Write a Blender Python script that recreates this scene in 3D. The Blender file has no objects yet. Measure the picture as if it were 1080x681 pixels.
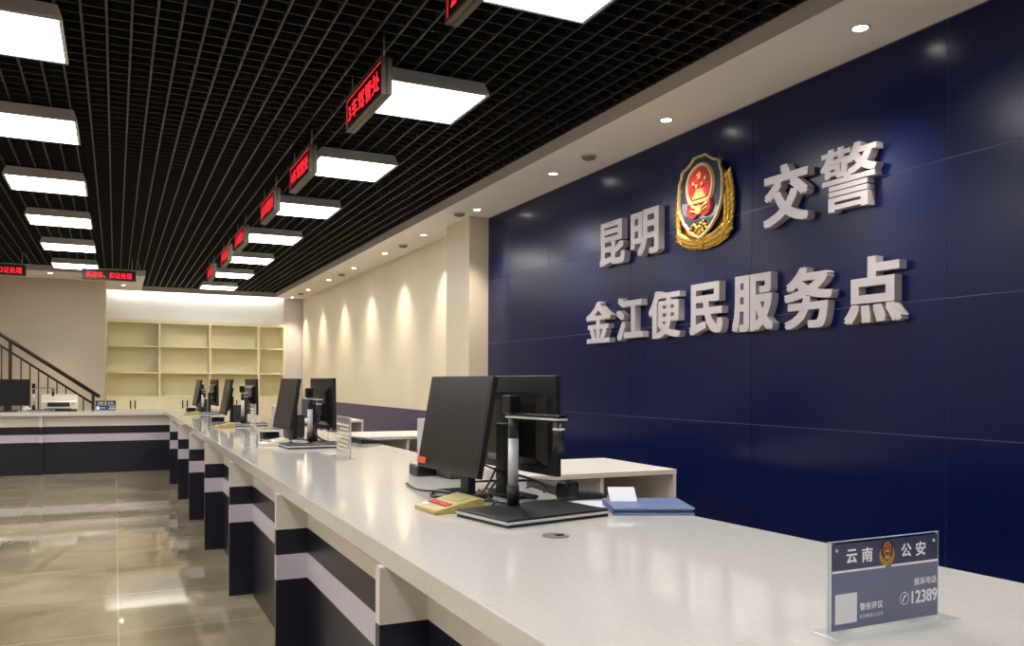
import bpy, bmesh, math, random
import numpy as np
from mathutils import Vector, Matrix
from mathutils.geometry import delaunay_2d_cdt
random.seed(7)
SC = bpy.context.scene
COL = SC.collection
PI = math.pi

# ------------------------------------------------------------------ camera, world, exposure
CZ = 1.24
YAW = math.radians(25.514)
cam_d = bpy.data.cameras.new('camera')
cam_d.sensor_width = 36.0
cam_d.lens = 876.8 / 1080.0 * 36.0
cam_d.shift_y = (403.92 - 340.5) / 1080.0
cam_d.clip_start = 0.02
cam_d.clip_end = 200
cam = bpy.data.objects.new('camera', cam_d)
COL.objects.link(cam)
cam.matrix_world = (Matrix.Translation((0, 0, CZ)) @ Matrix.Rotation(-YAW, 4, 'Z')
                    @ Matrix.Rotation(PI / 2, 4, 'X') @ Matrix.Rotation(0.0051, 4, 'Z'))
SC.camera = cam

world = bpy.data.worlds.new('world')
SC.world = world
world.use_nodes = True
world.node_tree.nodes['Background'].inputs[0].default_value = (0.6, 0.55, 0.5, 1)
world.node_tree.nodes['Background'].inputs[1].default_value = 0.02
SC.view_settings.view_transform = 'Standard'
SC.view_settings.look = 'None'
SC.view_settings.gamma = 1.0
SC.view_settings.use_curve_mapping = False
SC.view_settings.exposure = 0.0

PANEL_COLOR, PANEL_POWER = (1.0, 0.975, 0.955), 19.5
SPOT_COLOR, SPOT_POWER = (1.0, 0.89, 0.78), 120.0


# ------------------------------------------------------------------ materials
def srgb(r, g, b):
    f = lambda c: (c / 255 / 12.92) if c / 255 <= 0.04045 else ((c / 255 + 0.055) / 1.055) ** 2.4
    return (f(r), f(g), f(b), 1.0)


def mat(name, rgb, rough=0.5, metal=0.0, spec=0.5, emit=None, strength=0.0, var=0.0, scale=8.0, coat=0.0, bump=0.0):
    m = bpy.data.materials.new(name)
    m.use_nodes = True
    nt = m.node_tree
    b = nt.nodes['Principled BSDF']
    c = srgb(*rgb)
    b.inputs['Base Color'].default_value = c
    b.inputs['Roughness'].default_value = rough
    b.inputs['Metallic'].default_value = metal
    b.inputs['Specular IOR Level'].default_value = spec
    b.inputs['Coat Weight'].default_value = coat
    if emit:
        b.inputs['Emission Color'].default_value = (*emit, 1)
        b.inputs['Emission Strength'].default_value = strength
    if var or bump:
        tc = nt.nodes.new('ShaderNodeTexCoord')
        n = nt.nodes.new('ShaderNodeTexNoise')
        n.inputs['Scale'].default_value = scale
        n.inputs['Detail'].default_value = 5
        nt.links.new(tc.outputs['Object'], n.inputs['Vector'])
        if var:
            r = nt.nodes.new('ShaderNodeValToRGB')
            r.color_ramp.elements[0].position = 0.3
            r.color_ramp.elements[1].position = 0.7
            r.color_ramp.elements[0].color = tuple(x * (1 - var) for x in c[:3]) + (1,)
            r.color_ramp.elements[1].color = tuple(min(1, x * (1 + var)) for x in c[:3]) + (1,)
            nt.links.new(n.outputs['Fac'], r.inputs['Fac'])
            nt.links.new(r.outputs['Color'], b.inputs['Base Color'])
        if bump:
            bp = nt.nodes.new('ShaderNodeBump')
            bp.inputs['Strength'].default_value = bump
            bp.inputs['Distance'].default_value = 0.002
            nt.links.new(n.outputs['Fac'], bp.inputs['Height'])
            nt.links.new(bp.outputs['Normal'], b.inputs['Normal'])
    return m


def floor_mat():
    m = bpy.data.materials.new('marble_tile')
    m.use_nodes = True
    nt = m.node_tree
    L = nt.links.new
    b = nt.nodes['Principled BSDF']
    b.inputs['Roughness'].default_value = 0.035
    b.inputs['Specular IOR Level'].default_value = 0.85
    tc = nt.nodes.new('ShaderNodeTexCoord')
    mp = nt.nodes.new('ShaderNodeMapping')
    mp.inputs['Rotation'].default_value = (0, 0, 0.5)
    mp.inputs['Scale'].default_value = (0.9, 1.25, 1)
    L(tc.outputs['Object'], mp.inputs['Vector'])
    n = nt.nodes.new('ShaderNodeTexNoise')
    n.inputs['Scale'].default_value = 1.1
    n.inputs['Detail'].default_value = 8
    n.inputs['Distortion'].default_value = 0.9
    L(mp.outputs['Vector'], n.inputs['Vector'])
    r = nt.nodes.new('ShaderNodeValToRGB')
    e = r.color_ramp.elements
    e[0].position, e[0].color = 0.33, srgb(138, 126, 104)
    e[1].position, e[1].color = 0.62, srgb(180, 167, 140)
    x = e.new(0.48)
    x.color = srgb(161, 148, 122)
    L(n.outputs['Fac'], r.inputs['Fac'])
    br = nt.nodes.new('ShaderNodeTexBrick')
    br.offset = 0.0
    br.inputs['Scale'].default_value = 1.0
    br.inputs['Brick Width'].default_value = 0.8
    br.inputs['Row Height'].default_value = 0.8
    br.inputs['Mortar Size'].default_value = 0.0035
    br.inputs['Mortar Smooth'].default_value = 0.0
    br.inputs['Color1'].default_value = (1, 1, 1, 1)
    br.inputs['Color2'].default_value = (0.9, 0.9, 0.9, 1)
    mp2 = nt.nodes.new('ShaderNodeMapping')
    mp2.inputs['Location'].default_value = (-0.02, 0.27, 0)
    L(tc.outputs['Object'], mp2.inputs['Vector'])
    L(mp2.outputs['Vector'], br.inputs['Vector'])
    mx = nt.nodes.new('ShaderNodeMixRGB')
    mx.blend_type = 'MULTIPLY'
    mx.inputs['Fac'].default_value = 1
    L(r.outputs['Color'], mx.inputs['Color1'])
    L(br.outputs['Color'], mx.inputs['Color2'])
    m2 = nt.nodes.new('ShaderNodeMixRGB')
    L(br.outputs['Fac'], m2.inputs['Fac'])
    L(mx.outputs['Color'], m2.inputs['Color1'])
    m2.inputs['Color2'].default_value = srgb(196, 184, 156)
    L(m2.outputs['Color'], b.inputs['Base Color'])
    return m


def acrylic_mat(name, tint=(0.97, 0.985, 0.99)):
    m = bpy.data.materials.new(name)
    m.use_nodes = True
    nt = m.node_tree
    nt.nodes.remove(nt.nodes['Principled BSDF'])
    out = nt.nodes['Material Output']
    tr = nt.nodes.new('ShaderNodeBsdfTransparent')
    tr.inputs[0].default_value = (*tint, 1)
    gl = nt.nodes.new('ShaderNodeBsdfGlossy')
    gl.inputs['Roughness'].default_value = 0.04
    fr0 = nt.nodes.new('ShaderNodeFresnel')
    fr0.inputs['IOR'].default_value = 1.4
    ge = nt.nodes.new('ShaderNodeNewGeometry')
    iv = nt.nodes.new('ShaderNodeMath'); iv.operation = 'SUBTRACT'; iv.inputs[0].default_value = 1.0
    nt.links.new(ge.outputs['Backfacing'], iv.inputs[1])
    fr = nt.nodes.new('ShaderNodeMath'); fr.operation = 'MULTIPLY'
    nt.links.new(fr0.outputs[0], fr.inputs[0]); nt.links.new(iv.outputs[0], fr.inputs[1])
    mx = nt.nodes.new('ShaderNodeMixShader')
    nt.links.new(fr.outputs[0], mx.inputs[0])
    nt.links.new(tr.outputs[0], mx.inputs[1])
    nt.links.new(gl.outputs[0], mx.inputs[2])
    nt.links.new(mx.outputs[0], out.inputs['Surface'])
    return m


M = {}
M['floor'] = floor_mat()
M['quartz'] = mat('quartz_top', (216, 212, 205), 0.055, spec=0.65, var=0.035, scale=60)
M['quartz_edge'] = mat('quartz_edge', (224, 218, 210), 0.2)
M['white_lam'] = mat('white_laminate', (226, 220, 212), 0.35, var=0.02)
M['mauve_lam'] = mat('pale_stripe_laminate', (204, 198, 212), 0.32, var=0.02)
M['navy_lam'] = mat('navy_laminate', (27, 28, 44), 0.3, var=0.05)
M['blue_panel'] = mat('navy_wall_panel', (2, 13, 62), 0.24, spec=0.3, var=0.05, scale=2)
M['seam'] = mat('panel_seam', (120, 120, 150), 0.4)
M['cream_wall'] = mat('cream_wall_paint', (228, 216, 188), 0.40, var=0.02, scale=3)
M['grey_wall'] = mat('beige_wall_paint', (196, 182, 160), 0.7, var=0.03, scale=2)
M['mauve_wall'] = mat('pale_wall_paint', (205, 196, 190), 0.6, var=0.02)
M['pier_paint'] = mat('pier_paint', (214, 202, 178), 0.5, var=0.02)
M['white_wall'] = mat('white_wall_paint', (240, 240, 236), 0.6, var=0.01)
M['wainscot'] = mat('wainscot_navy', (62, 52, 92), 0.4, var=0.04)
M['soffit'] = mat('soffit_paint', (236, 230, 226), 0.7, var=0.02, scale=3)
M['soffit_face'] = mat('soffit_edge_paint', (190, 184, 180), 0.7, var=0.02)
M['black_ceiling'] = mat('black_ceiling_paint', (12, 12, 13), 0.9)
M['grid'] = mat('dark_grid_metal', (27, 27, 27), 0.5)
M['grid_shaded'] = mat('dark_grid_metal_shaded', (15, 15, 15), 0.6)  # same metal as the grid, cross blades' shade put into the colour
M['housing'] = mat('lamp_housing_grey', (214, 213, 218), 0.5)
M['housing_dark'] = mat('taupe_print', (128, 118, 108), 0.5)
M['rim'] = mat('lamp_rim', (205, 203, 200), 0.45)
M['diffuser'] = mat('lamp_diffuser', (255, 255, 255), 0.5, emit=PANEL_COLOR, strength=PANEL_POWER)
M['strip'] = mat('added_strip_diffuser', (255, 255, 255), 0.5, emit=(1.0, 0.97, 0.92), strength=26)
M['bulb'] = mat('downlight_lens', (255, 250, 240), 0.5, emit=(1.0, 0.9, 0.75), strength=25)
M['letter'] = mat('brushed_letter_metal', (190, 184, 188), 0.4, metal=0.2, var=0.03)
M['gold'] = mat('gold_relief', (208, 168, 78), 0.3, metal=0.85, var=0.08, scale=30)
M['goldpale'] = mat('pale_gold_rim', (206, 188, 140), 0.32, metal=0.75)
M['shield'] = mat('shield_navy', (12, 17, 46), 0.3, coat=0.3)
M['red'] = mat('emblem_red', (158, 22, 26), 0.38)
M['starry'] = mat('star_yellow', (216, 176, 108), 0.38, metal=0.5)
M['led_case'] = mat('led_case', (96, 88, 74), 0.42, metal=0.4, var=0.05)
M['led_face'] = mat('led_face', (16, 8, 10), 0.3)
M['led_red'] = mat('led_red_text', (255, 30, 40), 0.5, emit=(1.0, 0.02, 0.04), strength=1.3)
M['rod'] = mat('rod_grey', (176, 176, 176), 0.4, metal=0.5)
M['black_pl'] = mat('black_plastic', (22, 22, 24), 0.42, var=0.06, scale=30)
M['black_gloss'] = mat('black_gloss_plastic', (22, 22, 23), 0.22)
M['screen'] = mat('monitor_screen', (15, 18, 21), 0.32, spec=0.4)
M['silver'] = mat('silver_metal', (206, 206, 208), 0.4, metal=0.25, var=0.02)
M['grey_pl'] = mat('grey_plastic', (70, 70, 72), 0.5, var=0.04)
M['light_pl'] = mat('light_grey_plastic', (190, 186, 186), 0.45, var=0.02)
M['cable'] = mat('cable_rubber', (18, 18, 18), 0.5)
M['white_cable'] = mat('white_cable', (210, 208, 200), 0.5)
M['gold_dev'] = mat('champagne_plastic', (190, 174, 108), 0.3, metal=0.3, var=0.03)
M['white_dev'] = mat('ivory_plastic', (226, 218, 194), 0.35, var=0.02)
M['red_btn'] = mat('red_button', (190, 52, 30), 0.4)
M['orange'] = mat('orange_sticker', (216, 88, 40), 0.5)
M['paper'] = mat('white_paper', (232, 232, 240), 0.7, var=0.01)
M['folder'] = mat('blue_folder', (112, 134, 176), 0.4, var=0.03)
M['folder_dark'] = mat('blue_folder_spine', (74, 94, 134), 0.4)
M['bookcase'] = mat('cream_melamine', (243, 234, 198), 0.4, var=0.02, scale=4)
M['handle'] = mat('dark_handle', (60, 52, 42), 0.35, metal=0.6)
M['rail'] = mat('dark_brown_rail', (44, 32, 28), 0.4, var=0.1, scale=15)
M['stair'] = mat('stair_stone', (140, 128, 110), 0.5, var=0.08)
M['sign_print_sheen'] = mat('slate_print_sheen', (108, 114, 146), 0.22, spec=0.6)
M['sign_dark'] = mat('dark_slate_print', (64, 68, 96), 0.2, spec=0.6)
M['sign_white'] = mat('sign_white', (238, 238, 246), 0.5)
M['acrylic'] = acrylic_mat('clear_acrylic')
M['frosted'] = acrylic_mat('frosted_card', (0.97, 0.985, 0.99))
_nt = M['frosted'].node_tree
_d = _nt.nodes.new('ShaderNodeBsdfDiffuse'); _d.inputs[0].default_value = (0.62, 0.58, 0.5, 1)
_m = _nt.nodes.new('ShaderNodeMixShader'); _m.inputs[0].default_value = 0.3
_l = _nt.nodes['Material Output'].inputs['Surface'].links[0].from_socket
_nt.links.new(_l, _m.inputs[1]); _nt.links.new(_d.outputs[0], _m.inputs[2]); _nt.links.new(_m.outputs[0], _nt.nodes['Material Output'].inputs['Surface'])
M['acrylic_edge'] = mat('acrylic_edge', (176, 184, 190), 0.2)
M['detector'] = mat('detector_white', (196, 188, 176), 0.5)
M['dome'] = mat('detector_dome', (120, 112, 104), 0.5)
M['dark_hole'] = mat('dark_recess', (40, 40, 38), 0.6)
M['green'] = mat('green_leaflet', (126, 150, 84), 0.6)
M['glass_dark'] = mat('night_glass', (22, 26, 34), 0.06, spec=0.6)


# ------------------------------------------------------------------ mesh helpers
class MB:
    def __init__(self):
        self.bm = bmesh.new()

    def face(self, pts, mi=0):
        vs = [self.bm.verts.new(p) for p in pts]
        f = self.bm.faces.new(vs)
        f.material_index = mi
        return f

    def box(self, x0, x1, y0, y1, z0, z1, mi=0, bev=0.0, seg=2, rot=None, top=None):
        v = [(x0, y0, z0), (x1, y0, z0), (x1, y1, z0), (x0, y1, z0), (x0, y0, z1), (x1, y0, z1), (x1, y1, z1), (x0, y1, z1)]
        if top:
            i = top
            v[4:] = [(x0 + i, y0 + i, z1), (x1 - i, y0 + i, z1), (x1 - i, y1 - i, z1), (x0 + i, y1 - i, z1)]
        vs = [self.bm.verts.new(p) for p in v]
        fs = [self.bm.faces.new([vs[k] for k in q]) for q in
              ((3, 2, 1, 0), (4, 5, 6, 7), (0, 1, 5, 4), (1, 2, 6, 5), (2, 3, 7, 6), (3, 0, 4, 7))]
        for f in fs:
            f.material_index = mi
        if bev > 0:
            es = list({e for f in fs for e in f.edges})
            r = bmesh.ops.bevel(self.bm, geom=es, offset=bev, segments=seg, profile=0.5, affect='EDGES')
            for f in r['faces']:
                f.material_index = mi
            vs = list({v for f in r['faces'] for v in f.verts} | {v for v in vs if v.is_valid})
        if rot:
            ang, ax, c = rot
            bmesh.ops.rotate(self.bm, verts=vs, cent=c, matrix=Matrix.Rotation(ang, 3, ax))
        return fs

    def prism(self, pts, axis, a, b, mi=0, mi_side=None):
        """extrude a 2D polygon; axis 'X','Y','Z' is the extrusion axis"""
        if mi_side is None:
            mi_side = mi

        def P(p, t):
            return {'X': (t, p[0], p[1]), 'Y': (p[0], t, p[1]), 'Z': (p[0], p[1], t)}[axis]
        A = [self.bm.verts.new(P(p, a)) for p in pts]
        B = [self.bm.verts.new(P(p, b)) for p in pts]
        f = self.bm.faces.new(A[::-1]); f.material_index = mi
        f = self.bm.faces.new(B); f.material_index = mi
        n = len(pts)
        for i in range(n):
            f = self.bm.faces.new((A[i], A[(i + 1) % n], B[(i + 1) % n], B[i]))
            f.material_index = mi_side

    def cyl(self, p0, p1, r0, r1=None, n=20, mi=0, smooth=True):
        r1 = r0 if r1 is None else r1
        p0, p1 = Vector(p0), Vector(p1)
        d = (p1 - p0).normalized()
        u = d.orthogonal().normalized()
        w = d.cross(u)
        A = [self.bm.verts.new(p0 + (u * math.cos(2 * PI * i / n) + w * math.sin(2 * PI * i / n)) * r0) for i in range(n)]
        B = [self.bm.verts.new(p1 + (u * math.cos(2 * PI * i / n) + w * math.sin(2 * PI * i / n)) * r1) for i in range(n)]
        self.bm.faces.new(A[::-1]).material_index = mi
        self.bm.faces.new(B).material_index = mi
        for i in range(n):
            f = self.bm.faces.new((A[i], A[(i + 1) % n], B[(i + 1) % n], B[i]))
            f.material_index = mi
            f.smooth = smooth

    def tube(self, pts, r, n=8, mi=0, sub=6):
        P = [Vector(p) for p in pts]
        if sub > 1 and len(P) > 2:
            Q = []
            for i in range(len(P) - 1):
                a, b, c, d = P[max(i - 1, 0)], P[i], P[i + 1], P[min(i + 2, len(P) - 1)]
                for k in range(sub):
                    t = k / sub
                    Q.append(0.5 * ((2 * b) + (c - a) * t + (2 * a - 5 * b + 4 * c - d) * t * t + (3 * b - a - 3 * c + d) * t ** 3))
            Q.append(P[-1])
            P = Q
        rings = []
        u = None
        for i, p in enumerate(P):
            d = (P[min(i + 1, len(P) - 1)] - P[max(i - 1, 0)]).normalized()
            u = d.orthogonal().normalized() if u is None else (u - d * u.dot(d)).normalized()
            w = d.cross(u)
            rings.append([self.bm.verts.new(p + (u * math.cos(2 * PI * k / n) + w * math.sin(2 * PI * k / n)) * r) for k in range(n)])
        for a, b in zip(rings, rings[1:]):
            for k in range(n):
                f = self.bm.faces.new((a[k], a[(k + 1) % n], b[(k + 1) % n], b[k]))
                f.material_index = mi
                f.smooth = True
        self.bm.faces.new(rings[0][::-1]).material_index = mi
        self.bm.faces.new(rings[-1]).material_index = mi

    def lathe(self, prof, c=(0, 0, 0), n=28, mi=0):
        rings = []
        for r, z in prof:
            rings.append([self.bm.verts.new((c[0] + r * math.cos(2 * PI * k / n), c[1] + r * math.sin(2 * PI * k / n), c[2] + z)) for k in range(n)])
        for a, b in zip(rings, rings[1:]):
            for k in range(n):
                f = self.bm.faces.new((a[k], a[(k + 1) % n], b[(k + 1) % n], b[k]))
                f.material_index = mi
                f.smooth = True
        self.bm.faces.new(rings[0][::-1]).material_index = mi
        self.bm.faces.new(rings[-1]).material_index = mi

    def ellipsoid(self, c, ax, ay, az, mi=0, n=12, m=8):
        """c centre; ax, ay, az full axis vectors (half lengths)"""
        c, ax, ay, az = Vector(c), Vector(ax), Vector(ay), Vector(az)
        rows = []
        for j in range(1, m):
            t = PI * j / m
            rows.append([self.bm.verts.new(c + az * math.cos(t) + (ax * math.cos(2 * PI * k / n) + ay * math.sin(2 * PI * k / n)) * math.sin(t)) for k in range(n)])
        T, B = self.bm.verts.new(c + az), self.bm.verts.new(c - az)
        for a, b in zip(rows, rows[1:]):
            for k in range(n):
                f = self.bm.faces.new((a[k], b[k], b[(k + 1) % n], a[(k + 1) % n])); f.material_index = mi; f.smooth = True
        for k in range(n):
            f = self.bm.faces.new((T, rows[0][k], rows[0][(k + 1) % n])); f.material_index = mi; f.smooth = True
            f = self.bm.faces.new((B, rows[-1][(k + 1) % n], rows[-1][k])); f.material_index = mi; f.smooth = True

    def mesh(self, me, M4, mi=0):
        """append an existing mesh, transformed"""
        vs = [self.bm.verts.new(M4 @ v.co) for v in me.vertices]
        for p in me.polygons:
            try:
                f = self.bm.faces.new([vs[i] for i in p.vertices])
                f.material_index = mi
            except ValueError:
                pass

    def build(self, name, mats, parent=None, loc=None, fixn=True):
        if fixn:
            bmesh.ops.recalc_face_normals(self.bm, faces=self.bm.faces[:])
        me = bpy.data.meshes.new(name)
        self.bm.to_mesh(me)
        self.bm.free()
        for m in (mats if isinstance(mats, (list, tuple)) else [mats]):
            me.materials.append(M[m] if isinstance(m, str) else m)
        o = bpy.data.objects.new(name, me)
        COL.objects.link(o)
        if parent:
            o.parent = parent
        if loc:
            o.location = loc
        return o


def tag(o, label, cat, group=None):
    o['label'] = label
    o['category'] = cat
    if group:
        o['group'] = group
    return o


def thing(name, label, cat, loc=(0, 0, 0), rz=0.0, group=None):
    o = bpy.data.objects.new(name, None)
    o.empty_display_size = 0.1
    COL.objects.link(o)
    o.location = loc
    o.rotation_euler = (0, 0, rz)
    return tag(o, label, cat, group)


def structure(o):
    o['kind'] = 'structure'
    return o


def copy_tree(o, parent=None):
    c = o.copy()
    COL.objects.link(c)
    if parent:
        c.parent = parent
    for ch in [x for x in bpy.data.objects if x.parent == o]:
        copy_tree(ch, c)
    return c


def text_mesh(body, extrude=0.0, bold=(0, 0)):
    """flat text as one clean mesh; heavier strokes are the union of shifted copies"""
    cu = bpy.data.curves.new('lettering', 'FONT')
    cu.body = body
    cu.size = 1.0
    cu.resolution_u = 3
    o = bpy.data.objects.new('lettering', cu)
    COL.objects.link(o)
    bpy.context.view_layer.update()
    dg = bpy.context.evaluated_depsgraph_get()
    me = bpy.data.meshes.new_from_object(o.evaluated_get(dg))
    bpy.data.objects.remove(o)
    ec = {}
    for p in me.polygons:
        for k in p.edge_keys:
            ec[k] = ec.get(k, 0) + 1
    rim = [k for k, c in ec.items() if c == 1]
    tri = []
    for p in me.polygons:
        vv = [me.vertices[k].co for k in p.vertices]
        for k in range(1, len(vv) - 1):
            tri.append([(q.x, q.y) for q in (vv[0], vv[k], vv[k + 1])])
    tri = np.array(tri)
    sh = [(i * bold[0], j * bold[1]) for i in (-1, 1) for j in (-1, 1)] if (bold[0] or bold[1]) else [(0, 0)]
    V, Ed = [], []
    for k, (i, j) in enumerate(sh):
        n0 = len(V)
        V += [Vector((v.co.x + i + k * 1e-5, v.co.y + j - k * 1.3e-5)) for v in me.vertices]
        Ed += [(n0 + p, n0 + q) for p, q in rim]
    v2, e2, f2, ov, oe, of = delaunay_2d_cdt(V, Ed, [], 0, 1e-6)
    T = np.concatenate([tri + np.array(x) for x in sh])
    A, B, C = T[:, 0], T[:, 1], T[:, 2]
    crs = lambda p, q, r: (q[:, 0] - p[:, 0]) * (r[1] - p[:, 1]) - (q[:, 1] - p[:, 1]) * (r[0] - p[:, 0])
    keep = []
    for f in f2:
        c = ((v2[f[0]] + v2[f[1]] + v2[f[2]]) / 3)
        d1, d2, d3 = crs(A, B, c), crs(B, C, c), crs(C, A, c)
        if (((d1 >= 0) & (d2 >= 0) & (d3 >= 0)) | ((d1 <= 0) & (d2 <= 0) & (d3 <= 0))).any():
            keep.append(f)
    bm = bmesh.new()
    z = extrude
    top = [bm.verts.new((v.x, v.y, z)) for v in v2]
    cnt = {}
    for f in keep:
        bm.faces.new([top[k] for k in f])
        for p, q in zip(f, f[1:] + f[:1]):
            cnt[(p, q)] = cnt.get((p, q), 0) + 1
    if extrude:
        bot = [bm.verts.new((v.x, v.y, -z)) for v in v2]
        for f in keep:
            bm.faces.new([bot[k] for k in reversed(f)])
        for (p, q) in cnt:
            if (q, p) not in cnt:
                bm.faces.new((top[q], top[p], bot[p], bot[q]))
    bmesh.ops.delete(bm, geom=[v for v in bm.verts if not v.link_faces], context='VERTS')
    me2 = bpy.data.meshes.new('lettering')
    bm.to_mesh(me2)
    bm.free()
    return me2


def fit(me, w=None, h=None):
    """normalised: centred at origin, scaled to w x h (depth scaled separately by caller)"""
    xs = [v.co.x for v in me.vertices]
    ys = [v.co.y for v in me.vertices]
    cx, cy = (min(xs) + max(xs)) / 2, (min(ys) + max(ys)) / 2
    W, H = max(xs) - min(xs), max(ys) - min(ys)
    sx = (w / W) if w else None
    sy = (h / H) if h else None
    if sx is None:
        sx = sy
    if sy is None:
        sy = sx
    return Matrix.Diagonal((sx, sy, 1, 1)) @ Matrix.Translation((-cx, -cy, 0))


FACE_NX = Matrix(((0, 0, -1, 0), (-1, 0, 0, 0), (0, 1, 0, 0), (0, 0, 0, 1)))   # glyph plane facing -X
FACE_NY = Matrix(((1, 0, 0, 0), (0, 0, -1, 0), (0, 1, 0, 0), (0, 0, 0, 1)))    # glyph plane facing -Y

# ------------------------------------------------------------------ dimensions
XW = 3.385          # right wall
YB = 16.85          # far wall
XL = -3.6           # left wall
YF = -3.0           # wall behind the camera
ZG = 2.98           # underside of the open grid
ZS = 2.90           # soffit underside
XS = 2.835          # inner edge of the right soffit
ZC = 3.5            # black slab over the grid

# ------------------------------------------------------------------ room shell
b = MB(); b.box(XL - .1, XW + .1, YF - .1, YB + .6, -0.1, 0); structure(b.build('floor', 'floor'))
b = MB(); b.box(XL - .1, XW + .1, YF - .1, YB + .6, ZC, ZC + .1); structure(b.build('ceiling', 'black_ceiling'))
b = MB()
pitch = 0.11
nx = int((XS - XL) / pitch)
for i in range(nx + 1):
    x = XS - 0.02 - i * pitch
    y1 = 14.38 if x < 0.42 else YB - .13
    b.box(x - .0055, x + .0055, YF, y1, ZG, ZG + .055)
ny = int((YB - YF) / pitch)
for j in range(ny + 1):
    y = YB - 0.19 - j * pitch
    x0 = 0.44 if y > 14.38 else XL
    b.box(x0, XS, y - .0035, y + .0035, ZG + .004, ZG + .052, 1)
structure(b.build('ceiling_grid', ['grid', 'grid_shaded'], fixn=False))

# right wall, navy panels with thin seams
b = MB()
ys = [YF, -1.291, -0.013, 1.265, 2.543, 3.818, 5.093, 6.371, 7.657]
zs = [0, 0.375, 1.004, 1.634, 2.264, 2.895]
g = 0.0016
for y0, y1 in zip(ys, ys[1:]):
    for z0, z1 in zip(zs, zs[1:]):
        b.box(XW, XW + .02, y0 + g, y1 - g, z0 + g, z1 - g, 0)
b.box(XW + .003, XW + .12, YF, 7.657, 0, ZC, 1)
structure(b.build('wall_right', ['blue_panel', 'seam']))
b = MB(); b.box(XW, XW + .12, 7.657, YB, 0, ZC); structure(b.build('wall_right_cream', 'cream_wall'))
b = MB(); b.box(3.178, XW, 7.657, 8.288, 0, ZS); structure(b.build('wall_right_pier', 'pier_paint'))
b = MB(); b.box(XW - .012, XW, 8.288, YB, 0, .905); structure(b.build('trim_1', 'wainscot'))
# far wall: white bulkhead over the bookcase
b = MB(); b.box(-.155, XW + .12, YB + .45, YB + .6, 0, ZC); structure(b.build('wall_far', 'white_wall'))
b = MB(); b.box(-.155, 3.03, YB + .10, YB + .45, 2.385, ZC); structure(b.build('wall_far_bulkhead', 'white_wall'))
b = MB(); b.box(3.03, XW, YB + .02, YB + .45, 0, ZS); structure(b.build('wall_far_return', 'mauve_wall'))
# left part of the far end: wall behind the stair and its return
YLW = 15.42
b = MB(); b.box(XL, -.155, YLW, YLW + .12, 0, ZC); b.box(-.275, -.155, YLW + .12, YB + .6, 0, ZC)
structure(b.build('wall_far_stair', 'grey_wall'))
b = MB(); b.box(XL - .12, XL, YF, YLW + .12, 0, ZC); structure(b.build('wall_left', 'grey_wall'))
b = MB(); b.box(XL - .12, XW + .12, YF - .12, YF, 0, ZC); structure(b.build('wall_near', 'grey_wall'))
# soffits
b = MB()
b.box(XS, XW, YF, YB - .10, ZS, ZC, 0)
b.box(3.03, XW, YB - .10, YB + .45, ZS, ZC, 0)
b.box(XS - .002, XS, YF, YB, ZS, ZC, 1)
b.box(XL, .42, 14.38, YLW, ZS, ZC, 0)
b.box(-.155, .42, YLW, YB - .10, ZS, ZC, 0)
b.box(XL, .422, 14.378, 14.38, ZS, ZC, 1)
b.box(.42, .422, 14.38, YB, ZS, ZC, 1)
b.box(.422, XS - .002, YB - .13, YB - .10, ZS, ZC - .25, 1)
structure(b.build('ceiling_soffit', ['soffit', 'soffit_face']))

# ------------------------------------------------------------------ ceiling panel lights
def make_panel_light():
    t = thing('ceiling_panel_light', 'x', 'ceiling light')
    b = MB(); b.box(-.30, .30, -.30, .30, .012, .078, 0, top=.022); b.build('lamp_housing', 'housing', t)
    b = MB()
    for s in (-1, 1):
        b.box(s * .30, s * .283, -.30, .30, 0, .012); b.box(-.283, .283, s * .30, s * .283, 0, .012)
    b.build('frame', 'rim', t)
    b = MB(); b.box(-.283, .283, -.283, .283, .003, .0118); b.build('diffuser', 'diffuser', t)
    return t


RY = [-0.55, 1.23, 3.03, 4.70, 6.42, 8.17, 9.97, 11.85, 13.65, 15.55]
LY = [-0.55, 1.23, 2.90, 4.65, 6.31, 8.10, 9.88, 11.77, 13.65]
first = None
ORD = ['first', 'second', 'third', 'fourth', 'fifth', 'sixth', 'seventh', 'eighth', 'ninth']
for side, X, YS in (('right', 1.645, RY), ('left', -.528, LY)):
    vis = [y for y in YS if y > (2.5 if side == 'right' else 4)]
    for y in YS:
        o = make_panel_light() if first is None else copy_tree(first)
        first = first or o
        o.location = (X, y, ZS)
        if y in vis:
            k = vis.index(y)
            where = 'behind the red number signs' if side == 'right' else 'in the row over the open floor'
            lab = 'square white ceiling light %s, %s' % (where, 'nearest of that row' if k == 0 else ORD[k] + ' nearest')
            if k == len(vis) - 1:
                lab = ('square white ceiling light at the far end of the number sign row' if side == 'right'
                       else 'square white ceiling light partly behind the hanging red text sign')
        else:
            lab = 'square white ceiling light above and behind the camera'
        tag(o, lab, 'ceiling light', 'square ceiling panel lights')
for y in RY[:4] + RY[4:8]:
    o = copy_tree(first); o.location = (-2.7, y, ZS)
    tag(o, 'square white ceiling light in the row outside the picture', 'ceiling light', 'square ceiling panel lights')

# ------------------------------------------------------------------ downlights and detectors
def make_downlight():
    t = thing('recessed_downlight', 'x', 'downlight')
    b = MB()
    b.lathe([(.046, 0), (.047, -.004), (.04, -.006), (.033, -.003), (.033, 0)]); b.build('trim_ring', 'detector', t)
    b = MB(); b.lathe([(.032, -.0005), (.029, -.004), (.012, -.006)]); b.build('lens', 'bulb', t)
    L = bpy.data.lights.new('lamp', 'SPOT')
    L.energy = SPOT_POWER; L.color = SPOT_COLOR; L.spot_size = math.radians(76); L.spot_blend = 1.0; L.shadow_soft_size = .03
    lo = bpy.data.objects.new('lamp', L); COL.objects.link(lo); lo.parent = t; lo.location = (0, 0, -.02)
    return t


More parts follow.
